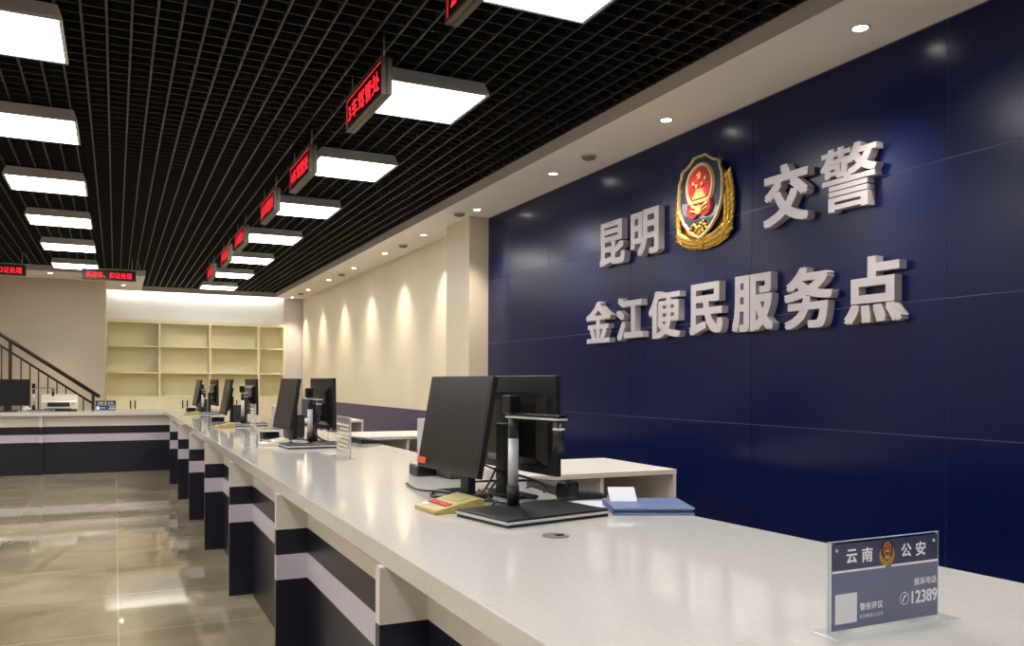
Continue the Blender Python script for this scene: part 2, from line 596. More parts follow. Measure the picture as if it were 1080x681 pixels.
dl = [(3.12, y) for y in (-1.8, -.26, 1.27, 2.795, 4.304, 5.80, 7.33, 8.857, 10.35, 11.89, 13.45, 15.04, 16.55)]
names = ['x', 'x', 'x', 'nearest downlight, above the last upper wall characters', 'downlight above the gold police badge',
         'downlight above the left upper wall characters', 'downlight just in front of the pale wall pier',
         'first downlight past the pier over the cream wall', 'second downlight past the pier over the cream wall',
         'third downlight past the pier over the cream wall', 'fourth downlight past the pier over the cream wall',
         'fifth downlight past the pier over the cream wall', 'last downlight of the soffit, at the corner by the bookcase']
d0 = None
for (x, y), n in zip(dl + [(-.91, 14.62), (.12, 15.85), (-2.4, 14.9), (2.2, -9)][:3], names + ['downlight over the stair, left of the hanging text sign', 'downlight by the bookcase left end', 'x']):
    o = make_downlight() if d0 is None else copy_tree(d0)
    d0 = d0 or o
    o.location = (x, y, ZS)
    tag(o, ('small round recessed ' + n) if n != 'x' else 'small round recessed downlight outside the picture', 'downlight', 'recessed downlights')
s0 = None
for (x, y), n in zip([(3.11, 5.236), (3.04, 7.836 - .25), (3.13, 9.638), (3.13, 12.65), (3.13, 15.75)],
                     ['before the left upper wall characters', 'beside the pale wall pier', 'over the near cream wall', 'over the middle cream wall', 'near the bookcase corner']):
    if s0 is None:
        o = thing('smoke_detector', 'x', 'detector')
        b = MB(); b.lathe([(.062, 0), (.062, -.008), (.05, -.012)]); b.build('base_plate', 'detector', o)
        b = MB(); b.lathe([(.048, -.010), (.048, -.022), (.03, -.03), (.012, -.032)]); b.build('sensor_dome', 'dome', o)
        s0 = o
    else:
        o = copy_tree(s0)
    o.location = (x, y, ZS)
    tag(o, 'small dark round detector on the soffit ' + n, 'detector', 'soffit detectors')

# unseen light strip, added to brighten the white wall over the bookcase
t = thing('added_light_strip', 'unseen light strip added behind the ceiling edge to brighten the white wall', 'light strip', (-.12, YB - .07, 2.985))
b = MB(); b.box(0, 3.12, -.028, -.010, -.02, .03); b.build('rail', 'housing', t)
b = MB(); b.box(.01, 3.11, -.010, .002, -.012, .022, 0, .003); b.build('diffuser', 'strip', t)

# ------------------------------------------------------------------ LED signs
def led_sign(loc, facing, body, length, height, label, group, border=True, num=None):
    t = thing('led_sign', label, 'sign', loc, 0.0, group)
    F = FACE_NX if facing == 'X' else FACE_NY
    th = .055

    def bx(mb, u0, u1, v0, v1, w0, w1, mi=0, bev=0):
        p = [F @ Vector((u, v, w)) for u in (u0, u1) for v in (v0, v1) for w in (w0, w1)]
        mb.box(min(q.x for q in p), max(q.x for q in p), min(q.y for q in p), max(q.y for q in p), min(q.z for q in p), max(q.z for q in p), mi, bev)
    h, w = height / 2, length / 2
    b = MB()
    bx(b, -w, w, h - .012, h, -th, 0); bx(b, -w, w, -h, -h + .012, -th, 0)
    bx(b, -w, -w + .012, -h + .012, h - .012, -th, 0); bx(b, w - .012, w, -h + .012, h - .012, -th, 0)
    bx(b, -w, w, -h - .002, -h, -th * .42, -th * .58 + .002, 1)
    bx(b, w, w + .002, -h, h, -th * .42, -th * .58 + .002, 1)
    b.build('case', ['led_case', 'led_face'], t)
    b = MB(); bx(b, -w + .012, w - .012, -h + .012, h - .012, -th + .004, -.004); b.build('led_panel', 'led_face', t)
    me = text_mesh(body, 0.0, (.012, .012))
    b = MB()
    b.mesh(me, Matrix.Translation(F @ Vector((0, -.004, -.0025))) @ F @ fit(me, length * .86, height * .56))
    b.build('glowing_text', 'led_red', t, fixn=False)
    if border:
        b = MB()
        bx(b, -w + .016, w - .03, h - .022, h - .0185, -.004, -.003); bx(b, -w + .016, -w + .0195, -h + .02, h - .022, -.004, -.003)
        b.build('glowing_border', 'led_red', t)
    for s in (-1, 1):
        b = MB(); p = F @ Vector((s * w * .86, h, -th / 2)); q = p.copy(); q.z = ZG + .03 - loc[2]
        b.cyl(p, q, .005, n=8); b.build('hanger_rod', 'rod', t)
    return t


yn = [2.44, 4.053, 5.776, 7.19, 9.02, 10.38, 12.12]
wh = ['cut by the top edge of the picture', 'beside the largest fully visible ceiling light', 'second complete one from the camera', 'third complete one from the camera',
      'fourth complete one from the camera', 'fifth complete one from the camera', 'farthest from the camera']
for k, y in enumerate(yn):
    Ln = .72
    led_sign((1.2, y + Ln / 2, 2.785), 'X', '%d车驾管处' % (k + 2), Ln, .19,
             'black hanging sign with red glowing characters, ' + wh[k], 'hanging counter number signs')
led_sign((-.085, 13.1, 2.745), 'Y', '机动车、扣证处理', .69, .15, 'black hanging sign with red glowing text before the stair wall corner', 'hanging text signs', False)
led_sign((-1.45, 13.1, 2.745), 'Y', '机动车、扣证处理', .69, .15, 'black hanging sign with red glowing text cut by the left picture edge', 'hanging text signs', False)
b = MB(); b.tube([(.27, 13.13, 2.70), (.31, 13.13, 2.74), (.31, 13.13, 2.86), (.28, 13.13, 3.02)], .004)
tag(b.build('power_cable', 'rod'), 'thin pale cable rising from the right end of the text sign', 'cable')
b = MB(); b.tube([(-1.10, 13.13, 2.70), (-1.06, 13.13, 2.74), (-1.05, 13.13, 2.82), (-1.13, 13.13, 3.02)], .004)
tag(b.build('power_cable', 'rod'), 'thin pale cable looping beside the text sign at left edge', 'cable')

# ------------------------------------------------------------------ wall characters
LET = [('昆', 5.445, 5.098, 2.125, 2.451), ('明', 5.024, 4.683, 2.139, 2.458), ('交', 3.669, 3.323, 2.126, 2.461), ('警', 3.245, 2.886, 2.129, 2.455),
       ('金', 5.645, 5.284, 1.551, 1.867), ('江', 5.206, 4.864, 1.552, 1.866), ('便', 4.795, 4.436, 1.548, 1.870), ('民', 4.342, 4.017, 1.551, 1.875),
       ('服', 3.931, 3.585, 1.549, 1.879), ('务', 3.501, 3.157, 1.540, 1.872), ('点', 3.083, 2.739, 1.543, 1.870)]
for ch, ya, yb, z0, z1 in LET:
    bd = (.034, .026)
    if ch == '警':
        bd = (.022, .013)
    if ch in '便金':
        bd = (.034, .018)
    me = text_mesh(ch, .5, bd)
    b = MB()
    D = .05
    b.mesh(me, Matrix.Translation((XW - D / 2, (ya + yb) / 2, (z0 + z1) / 2)) @ FACE_NX @ Matrix.Diagonal((1, 1, D, 1)) @ fit(me, ya - yb, z1 - z0))
    line = 'upper' if z0 > 2 else 'lower'
    tag(b.build('wall_character', 'letter', fixn=False), 'raised silver grey Chinese character %s of the %s line on the navy wall' % (ch, line), 'wall lettering', 'raised wall characters')

# ------------------------------------------------------------------ police badge
def badge(parent, s, F, O, relief=1.0, names=True):
    """wreath, shield and oval crest, drawn in a (u right, v up, w out) frame and scaled by s"""
    T = Matrix.Translation(O) @ F @ Matrix.Diagonal((s, s, s * relief, 1))

    def poly(mb, pts, w0, w1, mi=0, inset=0.0, mi2=None):
        n = len(pts)
        c = (sum(p[0] for p in pts) / n, sum(p[1] for p in pts) / n)
        A = [mb.bm.verts.new(T @ Vector((p[0], p[1], w0))) for p in pts]
        k = 1 - inset
        B = [mb.bm.verts.new(T @ Vector((c[0] + (p[0] - c[0]) * k, c[1] + (p[1] - c[1]) * k, w1))) for p in pts]
        mb.bm.faces.new(B).material_index = mi
        mb.bm.faces.new(A[::-1]).material_index = mi
        for i in range(n):
            f = mb.bm.faces.new((A[i], A[(i + 1) % n], B[(i + 1) % n], B[i])); f.material_index = mi if mi2 is None else mi2

    def ring(mb, pts, k, w0, w1, mi=0):
        n = len(pts)
        c = (sum(p[0] for p in pts) / n, sum(p[1] for p in pts) / n)
        rows = []
        for kk, ww in ((1.0, w0), (1 - (1 - k) * .3, w1), (1 - (1 - k) * .7, w1), (k, w0)):
            rows.append([mb.bm.verts.new(T @ Vector((c[0] + (p[0] - c[0]) * kk, c[1] + (p[1] - c[1]) * kk, ww))) for p in pts])
        for a, q in zip(rows, rows[1:]):
            for i in range(n):
                f = mb.bm.faces.new((a[i], a[(i + 1) % n], q[(i + 1) % n], q[i])); f.material_index = mi

    def leaf(mb, u, v, ang, ln, wd, w, th=.02):
        d = Vector((math.cos(ang), math.sin(ang), 0)); e = Vector((-math.sin(ang), math.cos(ang), 0))
        R = T.to_3x3()
        mb.ellipsoid(T @ Vector((u, v, w)), R @ (d * ln), R @ (e * wd), R @ Vector((0, 0, th)), 0, 8, 6)

    half = [(0, .30), (.055, .30), (.085, .272), (.125, .247), (.15, .243), (.175, .222), (.178, .19), (.197, .15), (.203, .08), (.2, .0), (.185, -.06), (.155, -.12), (.105, -.175), (.05, -.215), (0, -.24)]
    half = [(x * 1.12, y) for x, y in half]
    sh = half + [(-x, y) for x, y in half[-2:0:-1]]
    # wreath
    b = MB()
    wo = [(.19, .17), (.235, .165), (.262, .11), (.285, .03), (.288, -.06), (.272, -.13), (.265, -.2), (.22, -.255), (.12, -.29), (0, -.302)]
    full = wo + [(-x, y) for x, y in wo[-2::-1]]
    poly(b, [(x * .94, y * .97) for x, y in full], .0, .018, 0, .05)
    for sd in (1, -1):
        for k in range(10):
            t = k / 9
            a = PI / 2 - sd * (.30 + .35 * t)
            u = .243 + .030 * math.sin(t * PI * .9)
            v = .135 - .33 * t
            leaf(b, sd * u, v, a, .040, .011, .026, .016)
            leaf(b, sd * (u - .022), v - .018, a + sd * .12, .040, .011, .036, .018)
            leaf(b, sd * (u - .046), v - .030, a + sd * .3, .038, .011, .044, .016)
        for k in range(9):
            t = k / 8
            u, v = .035 + .215 * t, -.278 + .065 * t * t
            a = (0 if sd > 0 else PI) + sd * (.10 + .55 * t)
            leaf(b, sd * u, v, a - sd * .35, .040, .011, .030, .016)
            leaf(b, sd * (u - .005), v + .022, a + sd * .15, .042, .012, .040, .018)
            leaf(b, sd * (u - .012), v + .046, a + sd * .5, .038, .011, .044, .016)
    for k in range(5):
        leaf(b, 0, -.29 + .012 * k, PI / 2, .012, .016, .05, .012)
    b.build('wreath', 'gold', parent)
    # shield
    b = MB(); poly(b, sh, .02, .058, 0); b.build('shield', 'shield', parent)
    b = MB(); ring(b, sh, .91, .054, .074); b.build('shield_rim', 'goldpale', parent)
    # crest
    cv = .10
    ov = [(.142 * math.cos(2 * PI * i / 40), cv + .152 * math.sin(2 * PI * i / 40)) for i in range(40)]
    b = MB(); ring(b, ov, .78, .056, .076); b.build('crest_ring', 'goldpale', parent)
    b = MB(); poly(b, [(x * .82, cv + (y - cv) * .82) for x, y in ov], .05, .066, 0); b.build('crest_disc', 'red', parent)
    b = MB()

    def star(u, v, r, rot=0):
        pts = []
        for i in range(10):
            rr = r if i % 2 == 0 else r * .4
            a = PI / 2 + rot + i * PI / 5
            pts.append((u + rr * math.cos(a), v + rr * math.sin(a)))
        poly(b, pts, .06, .075, 0)
    star(0, .168, .033)
    star(-.06, .125, .017, .4); star(.06, .14, .017, -.4); star(-.026, .103, .016, .2); star(.03, .112, .016, -.2)
    b.build('star', 'starry', parent)
    b = MB()
    poly(b, [(-.068, .022), (.068, .022), (.068, .04), (.05, .046), (.042, .066), (-.042, .066), (-.05, .046), (-.068, .04)], .06, .078, 0, .05)
    poly(b, [(-.036, .068), (.036, .068), (.022, .082), (-.022, .082)], .06, .078, 0, .05)
    poly(b, [(-.092, -.006), (.092, -.006), (.084, .016), (-.084, .016)], .06, .076, 0, .05)
    b.build('gate_tower', 'starry', parent)
    b = MB()
    poly(b, [(-.12, .004), (-.1, -.02), (0, -.042), (.1, -.02), (.12, .004), (.128, -.045), (.105, -.085), (.06, -.1), (0, -.078), (-.06, -.1), (-.105, -.085), (-.128, -.045)], .056, .078, 0, .06)
    b.build('ribbon', 'red', parent)
    b = MB()
    gp = []
    for i in range(24):
        a = 2 * PI * i / 24; r = .036 if i % 2 else .029
        gp.append((r * math.cos(a), -.05 + r * .9 * math.sin(a)))
    poly(b, gp, .06, .084, 0, .05)
    for sd in (1, -1):
        leaf(b, sd * .06, -.052, sd * .3, .03, .008, .078, .008); leaf(b, sd * .05, -.03, sd * .25, .035, .006, .076, .008)
    b.build('gear', 'starry', parent)
    b = MB()
    for i in range(11):
        u = -.085 + .017 * i
        v = -.145 + .018 * math.sin(i * 1.15) - .16 * abs(u)
        leaf(b, u, v, .9 * math.sin(i * 2.0), .02, .011, .064, .014)
        leaf(b, u * .6, v - .035, .9 * math.cos(i * 2.0), .018, .01, .062, .012)
    b.build('great_wall', 'gold', parent)


t = thing('police_badge', 'gold and navy shield badge with red oval crest between the upper wall characters', 'badge', (XW, 4.235, 2.39))
badge(t, 1.0, FACE_NX, Vector((0, 0, 0)), .85)

# ------------------------------------------------------------------ counters
HT = .83
XE, XFIN, XP = .612, .600, .728
SL = .776           # underside of the slab
ZSTR = [0, .425, .528, .632, SL]
CMATS = ['navy_lam', 'mauve_lam', 'navy_lam', 'white_lam']


def striped(mb, x0, x1, y0, y1):
    for i in range(4):
        mb.box(x0, x1, y0, y1, ZSTR[i], ZSTR[i + 1], i)


# worktop of the long counter
b = MB()
P = [(XE, -.9), (1.80, -.9), (1.745, .6), (1.632, 2.07), (1.605, 4.4), (1.60, 13.38), (XE + .01, 13.38)]
b.prism(P, 'Z', SL, HT)
o = b.build('countertop', 'quartz')
bv = o.modifiers.new('bevel', 'BEVEL'); bv.width = .003; bv.segments = 2
tag(o, 'long glossy white stone worktop running from the foreground to the far corner', 'countertop')
b = MB(); b.box(XL, XE + .008, 12.47, 13.38, SL, HT, 0, .003)
tag(b.build('countertop', 'quartz'), 'cream stone worktop of the rear counter before the stair', 'countertop')

fins = [-.9, .55, 2.02, 3.50, 5.04, 6.50, 7.95, 9.39, 10.85, 12.46]
c0 = None
secname = ['beside the camera', 'under the acrylic desk sign, at the bottom of the picture', 'first complete one in front', 'second complete one from the camera', 'third complete one from the camera', 'fourth complete one from the camera',
           'fifth complete one from the camera', 'sixth complete one from the camera', 'at the inner corner of the counters']
for k, (y0, y1) in enumerate(zip(fins, fins[1:])):
    t = thing('counter_section', 'striped counter front bay, ' + secname[k], 'counter', (XFIN, y0, 0), 0, 'front bays of the long counter')
    ln = y1 - y0
    b = MB(); striped(b, XP - XFIN, XP - XFIN + .02, .036, ln); b.build('front_panel', CMATS, t)
    b = MB(); striped(b, 0, XP - XFIN + .02, 0, .036); b.build('fin', CMATS, t)
    b = MB(); b.box(.30, .95, 0.0, .02, 0, SL); b.build('side_panel', 'white_lam', t)
# rear counter bays
xf = [XL + .01, -2.34, -.90, .555]
for k, (x0, x1) in enumerate(zip(xf, xf[1:])):
    t = thing('counter_section', 'striped navy and white rear counter front bay ' + ['outside the picture', 'at the left picture edge', 'between the post and the inner corner'][k], 'counter', (x0, 12.48, 0), 0, 'front bays of the rear counter')
    b = MB(); striped(b, .04, x1 - x0 + (.20 if k == 2 else 0), .10, .12); b.build('front_panel', CMATS, t)
    b = MB(); striped(b, 0, .04, .02, .12); b.build('fin', CMATS, t)
    b = MB(); b.box(0, .02, .12, .86, 0, SL); b.build('side_panel', 'white_lam', t)

# cable hole in the worktop
t = thing('cable_grommet', 'round cable hole cover set in the white worktop before the document camera', 'grommet', (1.07, 1.965, HT))
b = MB(); b.lathe([(.036, 0), (.036, .0025), (.031, .003), (.029, .001)]); b.build('ring', 'housing_dark', t)
b = MB(); b.box(.002, .022, -.008, .008, .001, .004, 0, .001); b.build('slot', 'dark_hole', t)

# side desks behind the counter
d0 = None
for (y0, y1, lab) in ((3.91, 4.70, 'low white side desk with open compartments behind the nearest workstation'), (7.28, 8.10, 'low white side desk behind the second workstation'), (10.6, 11.4, 'low white side desk behind the third workstation')):
    t = thing('side_desk', lab, 'desk', (1.62, y0, 0), 0, 'side desks behind the counter')
    W, Dp, H = 1.30, y1 - y0, .75
    b = MB(); b.box(0, W, 0, Dp, H - .028, H, 0, .002); b.build('desktop', 'white_lam', t)
    b = MB(); b.box(W - .02, W, .005, Dp - .005, 0, H - .028); b.build('side_panel', 'white_lam', t)
    b = MB(); b.box(.01, .03, .005, Dp - .005, 0, H - .028); b.build('side_panel', 'white_lam', t)
    b = MB(); b.box(W - .50, W - .48, .02, Dp - .03, .06, H - .028); b.build('divider', 'white_lam', t)
    b = MB(); b.box(.03, W - .02, Dp - .03, Dp - .012, .06, H - .028); b.build('back_panel', 'white_lam', t)
    b = MB(); b.box(.03, W - .02, .02, Dp - .03, .36, .378); b.build('shelf', 'white_lam', t)
    b = MB(); b.box(.03, W - .02, .03, Dp - .012, .0, .06); b.build('plinth', 'white_lam', t)
    if y0 < 4:
        b = MB(); b.box(W - .36, W - .27, Dp - .042, Dp - .03, .55, .64, 0, .003); b.box(W - .32, W - .305, Dp - .044, Dp - .041, .60, .612, 1)
        b.build('power_socket', ['white_lam', 'dark_hole'], t)

# ------------------------------------------------------------------ workstation objects
def make_monitor(label, group, corner, far, zb, H, tilt, kind):
    """corner = near bottom corner (x, y); far = far bottom corner; screen side is -X ('front') or +X ('back')"""
    a, f = Vector((*corner, 0)), Vector((*far, 0))
    W = (f - a).length
    d = (f - a).normalized()
    rz = math.atan2(d.y, d.x) - PI / 2          # local +Y along the screen
    mid = (a + f) / 2
    nrm = 1 if kind == 'front' else -1          # body lies toward +X for 'front'
    t = thing('monitor', label, 'monitor', (mid.x, mid.y, HT), rz, group)
    h0 = zb - HT
    R = (nrm * tilt, 'Y', (0, 0, h0))
    w = W / 2
    b = MB()
    b.box(0 if nrm > 0 else -.022, .022 if nrm > 0 else 0, -w, w, h0, h0 + H, 0, .003, rot=R)
    b.build('body', 'black_pl', t)
    b = MB()
    b.box(-.0012 if nrm > 0 else .0002, -.0002 if nrm > 0 else .0012, -w + .014, w - .014, h0 + .022, h0 + H - .014, 0, rot=R)
    b.build('screen', 'screen', t)
    b = MB()
    v = []
    x0, x1 = (.0215, .046) if nrm > 0 else (-.0215, -.046)
    bw, bh0, bh1 = w * .66, h0 + H * .16, h0 + H * .74
    A = [(x0, -bw - .04, bh0 - .03), (x0, bw + .04, bh0 - .03), (x0, bw + .04, bh1 + .03), (x0, -bw - .04, bh1 + .03)]
    B = [(x1, -bw, bh0), (x1, bw, bh0), (x1, bw, bh1), (x1, -bw, bh1)]
    va = [b.bm.verts.new(p) for p in A]; vb = [b.bm.verts.new(p) for p in B]
    b.bm.faces.new(va); b.bm.faces.new(vb)
    for i in range(4):
        b.bm.faces.new((va[i], va[(i + 1) % 4], vb[(i + 1) % 4], vb[i]))
    bmesh.ops.rotate(b.bm, verts=b.bm.verts[:], cent=(0, 0, h0), matrix=Matrix.Rotation(R[0], 3, 'Y'))
    b.build('back_housing', 'black_gloss', t)
    xs = nrm * (.06 + math.tan(tilt) * H * .3)
    b = MB(); b.box(min(xs, xs + nrm * .03), max(xs, xs + nrm * .03), -.035, .035, .008, h0 + H * .5, 0, .004)
    b.box(min(nrm * .03, xs), max(nrm * .03, xs) + .001, -.03, .03, h0 + H * .38, h0 + H * .48, 0, .003)
    b.build('stand_neck', 'black_pl', t)
    b = MB(); b.box(xs - .055, xs + .055, -.13, .13, 0, .012, 0, .005); b.build('stand_base', 'black_gloss', t)
    return t


def make_doc_camera(label, pole, rz):
    t = thing('document_camera', label, 'document camera', (pole[0], pole[1], HT), rz, 'document cameras on the counters')
    # base mat lies toward -Y of the pole
    b = MB()
    b.box(-.193, .193, -.235, .03, .0, .009, 1, .002); b.box(-.195, .195, -.237, .032, .009, .017, 2, .002); b.box(-.194, .194, -.236, .031, .017, .024, 0, .003)
    b.build('base', ['black_pl', 'black_pl', 'silver'], t)
    b = MB(); b.cyl((0, 0, .023), (0, 0, .085), .020); b.build('pole_collar', 'black_pl', t)
    b = MB(); b.cyl((0, 0, .085), (0, 0, .235), .0165, n=28); b.build('pole', 'silver', t)
    b = MB(); b.cyl((0, 0, .235), (0, 0, .30), .0165); b.build('upper_pole', 'black_pl', t)
    b = MB(); b.box(-.03, .014, -.02, .02, .312, .372, 0, .005); b.build('joint_block', 'black_gloss', t)
    b = MB(); b.box(-.018, .018, -.245, .02, .300, .306, 1, .001); b.box(-.018, .018, -.245, .02, .306, .316, 0, .002)
    b.build('arm', ['black_gloss', 'silver'], t)
    b = MB(); b.cyl((0, -.225, .205), (0, -.225, .298), .017, .017, 20, 0); b.cyl((0, -.225, .271), (0, -.225, .277), .0185, .0185, 20, 1)
    b.build('camera_head', ['black_pl', 'silver'], t)
    return t


def make_evaluator(label, loc, rz, body, small=1.0):
    t = thing('rating_keypad', label, 'keypad', loc, rz, 'customer rating keypads')
    s = small
    b = MB(); b.prism([(-.095 * s, 0), (.095 * s, 0), (.095 * s, .043 * s), (.07 * s, .048 * s), (-.095 * s, .014 * s)], 'Y', -.09 * s, .09 * s)
    o = b.build('body', body, t)
    bv = o.modifiers.new('bevel', 'BEVEL'); bv.width = .004; bv.segments = 2
    sl = math.atan2(.034, .165)
    for i in range(5):
        b = MB()
        y = (-.064 + .032 * i) * s
        b.box(-.05 * s, -.022 * s, y - .011 * s, y + .011 * s, .0185 * s, .0255 * s, 0, .002, rot=(-sl, 'Y', (-.036 * s, y, .022 * s)))
        b.build('button', 'red_btn', t).location.z = .0055 * s
    b = MB(); b.box(.0, .05 * s, -.06 * s, .06 * s, .036 * s, .0372 * s, 0, rot=(-sl, 'Y', (.025 * s, 0, .0366 * s)))
    b.build('display_window', 'light_pl' if body != 'gold_dev' else 'gold_dev', t).location.z = .003 * s
    b = MB(); b.box(-.075 * s, -.055 * s, .03 * s, .075 * s, .0205 * s, .0213 * s, 0, rot=(-sl, 'Y', (-.065 * s, .05 * s, .021 * s)))
    b.build('sticker', 'sign_white', t).location.z = .0018 * s
    return t


def make_keyboard(label, loc, rz):
    t = thing('keyboard', label, 'keyboard', loc, rz, 'keyboards on the counter')
    b = MB(); b.prism([(-.07, 0), (.07, 0), (.07, .012), (-.07, .028)], 'Y', -.22, .22); b.build('body', 'black_pl', t)
    b = MB()
    for r in range(5):
        for c in range(15):
            x = .052 - .026 * r; y = -.205 + .0275 * c
            z = .012 + (.07 - x) / .14 * .016
            b.box(x - .010, x + .010, y, y + .0235, z, z + .005)
    b.build('keys', 'grey_pl', t)
    return t


def make_pc(label, loc, rz, m, sx, sy, sz):
    t = thing('mini_computer', label, 'computer', loc, rz, 'small computers on the counter')
    b = MB(); b.box(-sx / 2, sx / 2, -sy / 2, sy / 2, .004, sz, 0, .004); b.build('case', m, t)
    b = MB()
    for k in range(6):
        b.box(-sx / 2 - .001, -sx / 2 + .001, -sy * .35, -sy * .05, sz * .25 + k * .012, sz * .25 + k * .012 + .005)
        b.box(-sx * .35, sx * .35, -sy / 2 - .001, -sy / 2 + .001, sz * .25 + k * .012, sz * .25 + k * .012 + .005)
    b.build('vent', 'dark_hole', t)
    b = MB()
    for sx_ in (-.3, .3):
        b.box(sx_ * sx - .02, sx_ * sx + .02, -sy * .4, sy * .4, 0, .004)
    b.build('foot', 'black_pl', t)
    return t


def make_card_reader(label, loc, rz, pale=True):
    t = thing('card_reader', label, 'card reader', loc, rz, 'card readers on the counter')
    b = MB(); b.box(-.06, .06, -.05, .05, 0, .05, 0, .008); b.build('body', 'black_gloss', t)
    b = MB(); b.box(-.058, .062, -.048, .052, .0495, .055, 0, .002); b.build('top_plate', 'light_pl' if pale else 'silver', t)
    return t


def cables(label, pts_list, r=.0035, m='cable', name='cable'):
    for pts, lab in zip(pts_list, label):
        b = MB(); b.tube(pts, r, 8)
        tag(b.build(name, m), lab, 'cable', 'cables behind the monitors')


# stations: [pole, L near/far corners, R near/far corners]
ST = [
    dict(n='nearest', pole=(1.143, 2.383), L=((1.089, 2.55), (1.060, 3.075)), R=((1.383, 2.50), (1.335, 3.02))),
    dict(n='second', pole=(1.135, 5.40), L=((1.034, 5.570), (1.016, 6.100)), R=((1.337, 5.520), (1.299, 6.050))),
    dict(n='third', pole=(1.089, 8.185), L=((0.946, 8.355), (0.951, 8.885)), R=((1.252, 8.300), (1.221, 8.830))),
    dict(n='farthest', pole=(1.021, 11.40), L=((0.951, 11.570), (0.946, 12.100)), R=((1.233, 11.520), (1.198, 12.050))),
]
for i, s in enumerate(ST):
    n = s['n']
    px, py = s['pole']
    far = i > 0
    make_monitor('black monitor facing the aisle, screen tilted back, at the %s workstation' % n, 'monitors facing the aisle', s['L'][0], s['L'][1], .92, .35, math.radians(10), 'front')
    make_monitor('black monitor seen from behind at the %s workstation' % n, 'monitors facing the staff', s['R'][0], s['R'][1], .92, .348, math.radians(1), 'back')
    make_doc_camera('document camera with silver pole on black slab at the %s workstation' % n, s['pole'], math.radians([11, 2, 0, 0][i]))
    if i == 0:
        make_evaluator('champagne gold customer rating keypad with red buttons beside the nearest monitor', (.975, 2.51, HT), math.radians(4), 'gold_dev', .92)
    else:
        make_evaluator('ivory customer rating keypad at the %s workstation' % n, ((.935, .88, .86)[i - 1], py + (.17, -.36, -.36)[i - 1], HT), 0, 'white_dev' if i == 1 else 'gold_dev', .9)
    make_keyboard('black keyboard beyond the black monitors at the %s workstation' % n, (1.535, py + (.37, .25, .2, .2)[i], HT), math.radians(-6 if i == 0 else 4))
    make_pc('dark grey small computer between the two monitors at the %s workstation' % n, (px + (.20 if i == 0 else .07), py + (1.0 if i == 0 else .90), HT), .05, 'grey_pl', .12, .17, .17)
    make_card_reader('black card reader with pale top beside the %s aisle monitor' % n, (s['L'][1][0] + (.185 if i == 0 else -.005), s['L'][1][1] + (.42 if i == 0 else .1), HT), .1)
make_pc('pale grey upright computer box behind the nearest aisle monitor', (1.455, 4.02, HT), 0, 'light_pl', .07, .20, .225)
make_pc('pale grey upright computer box behind the second aisle monitor', (1.30, 7.55, HT), 0, 'light_pl', .07, .20, .20)

# sticker on the first monitor's corner
b = MB(); b.box(-.0012, 0, -.04, .04, -.012, .012)
o = b.build('sticker', 'orange'); o.location = (1.060 + .003, 3.028, .945); o.rotation_euler = (0, math.radians(10), math.radians(-3.2 + 6.4))
tag(o, 'small orange sticker on the lower corner of the nearest aisle monitor', 'sticker')

# cables of the nearest workstation
cab, labs = [], []
random.seed(3)
specs = [
    ([(1.30, 2.78, 1.0), (1.28, 2.80, .94), (1.20, 2.72, .87), (1.12, 2.66, .836), (1.05, 2.70, .836)], 'black cable dropping from the nearest staff monitor to the counter'),
    ([(1.32, 2.70, .98), (1.25, 2.72, .90), (1.16, 2.62, .85), (1.20, 2.52, .836), (1.30, 2.50, .836)], 'black cable curling behind the document camera pole'),
    ([(1.10, 2.95, .836), (1.02, 2.80, .836), (1.08, 2.68, .845), (1.18, 2.60, .86), (1.26, 2.66, .842), (1.34, 2.60, .836)], 'black cable lying in a loop under the nearest aisle monitor'),
    ([(1.06, 3.2, .836), (1.03, 2.98, .838), (1.06, 2.78, .85), (1.13, 2.60, .842), (1.22, 2.49, .836), (1.33, 2.51, .836)], 'black cable running past the gold keypad'),
    ([(1.22, 2.9, .95), (1.24, 2.75, .93), (1.34, 2.66, .90), (1.42, 2.68, .86), (1.44, 2.74, .836)], 'black cable arching behind the silver pole'),
    ([(1.20, 2.95, .86), (1.30, 2.75, .885), (1.40, 2.70, .88), (1.44, 2.88, .836)], 'thick black cable under the staff monitor'),
    ([(1.05, 2.66, .836), (1.09, 2.60, .836), (1.15, 2.55, .845), (1.11, 2.49, .836), (1.05, 2.51, .836)], 'short black lead from the gold keypad'),
]
cables([x[1] for x in specs], [x[0] for x in specs], .0042)
cables(['pale cable lying under the nearest aisle monitor'], [[(1.16, 2.9, .834), (1.12, 2.70, .836), (1.16, 2.56, .84), (1.25, 2.52, .836)]], .003, 'white_cable')
cables(['pale cable curling on the second workstation slab'], [[(1.02, 5.75, .836), (1.05, 5.45, .862), (1.10, 5.30, .862), (1.06, 5.24, .862), (1.02, 5.36, .862)]], .004, 'white_cable')
cables(['black cable hanging from the second staff monitor'], [[(1.25, 5.62, 1.0), (1.20, 5.58, .93), (1.22, 5.50, .87), (1.30, 5.5, .836)]], .006)
cables(['pale cable rising beside the second staff monitor'], [[(1.32, 5.45, .836), (1.27, 5.5, .88), (1.31, 5.55, .93), (1.36, 5.6, .96)]], .003, 'white_cable')
cables(['dark lead looped at the third workstation'], [[(.95, 8.3, .836), (1.0, 8.24, .838), (1.06, 8.3, .846), (1.1, 8.26, .836)]], .005)

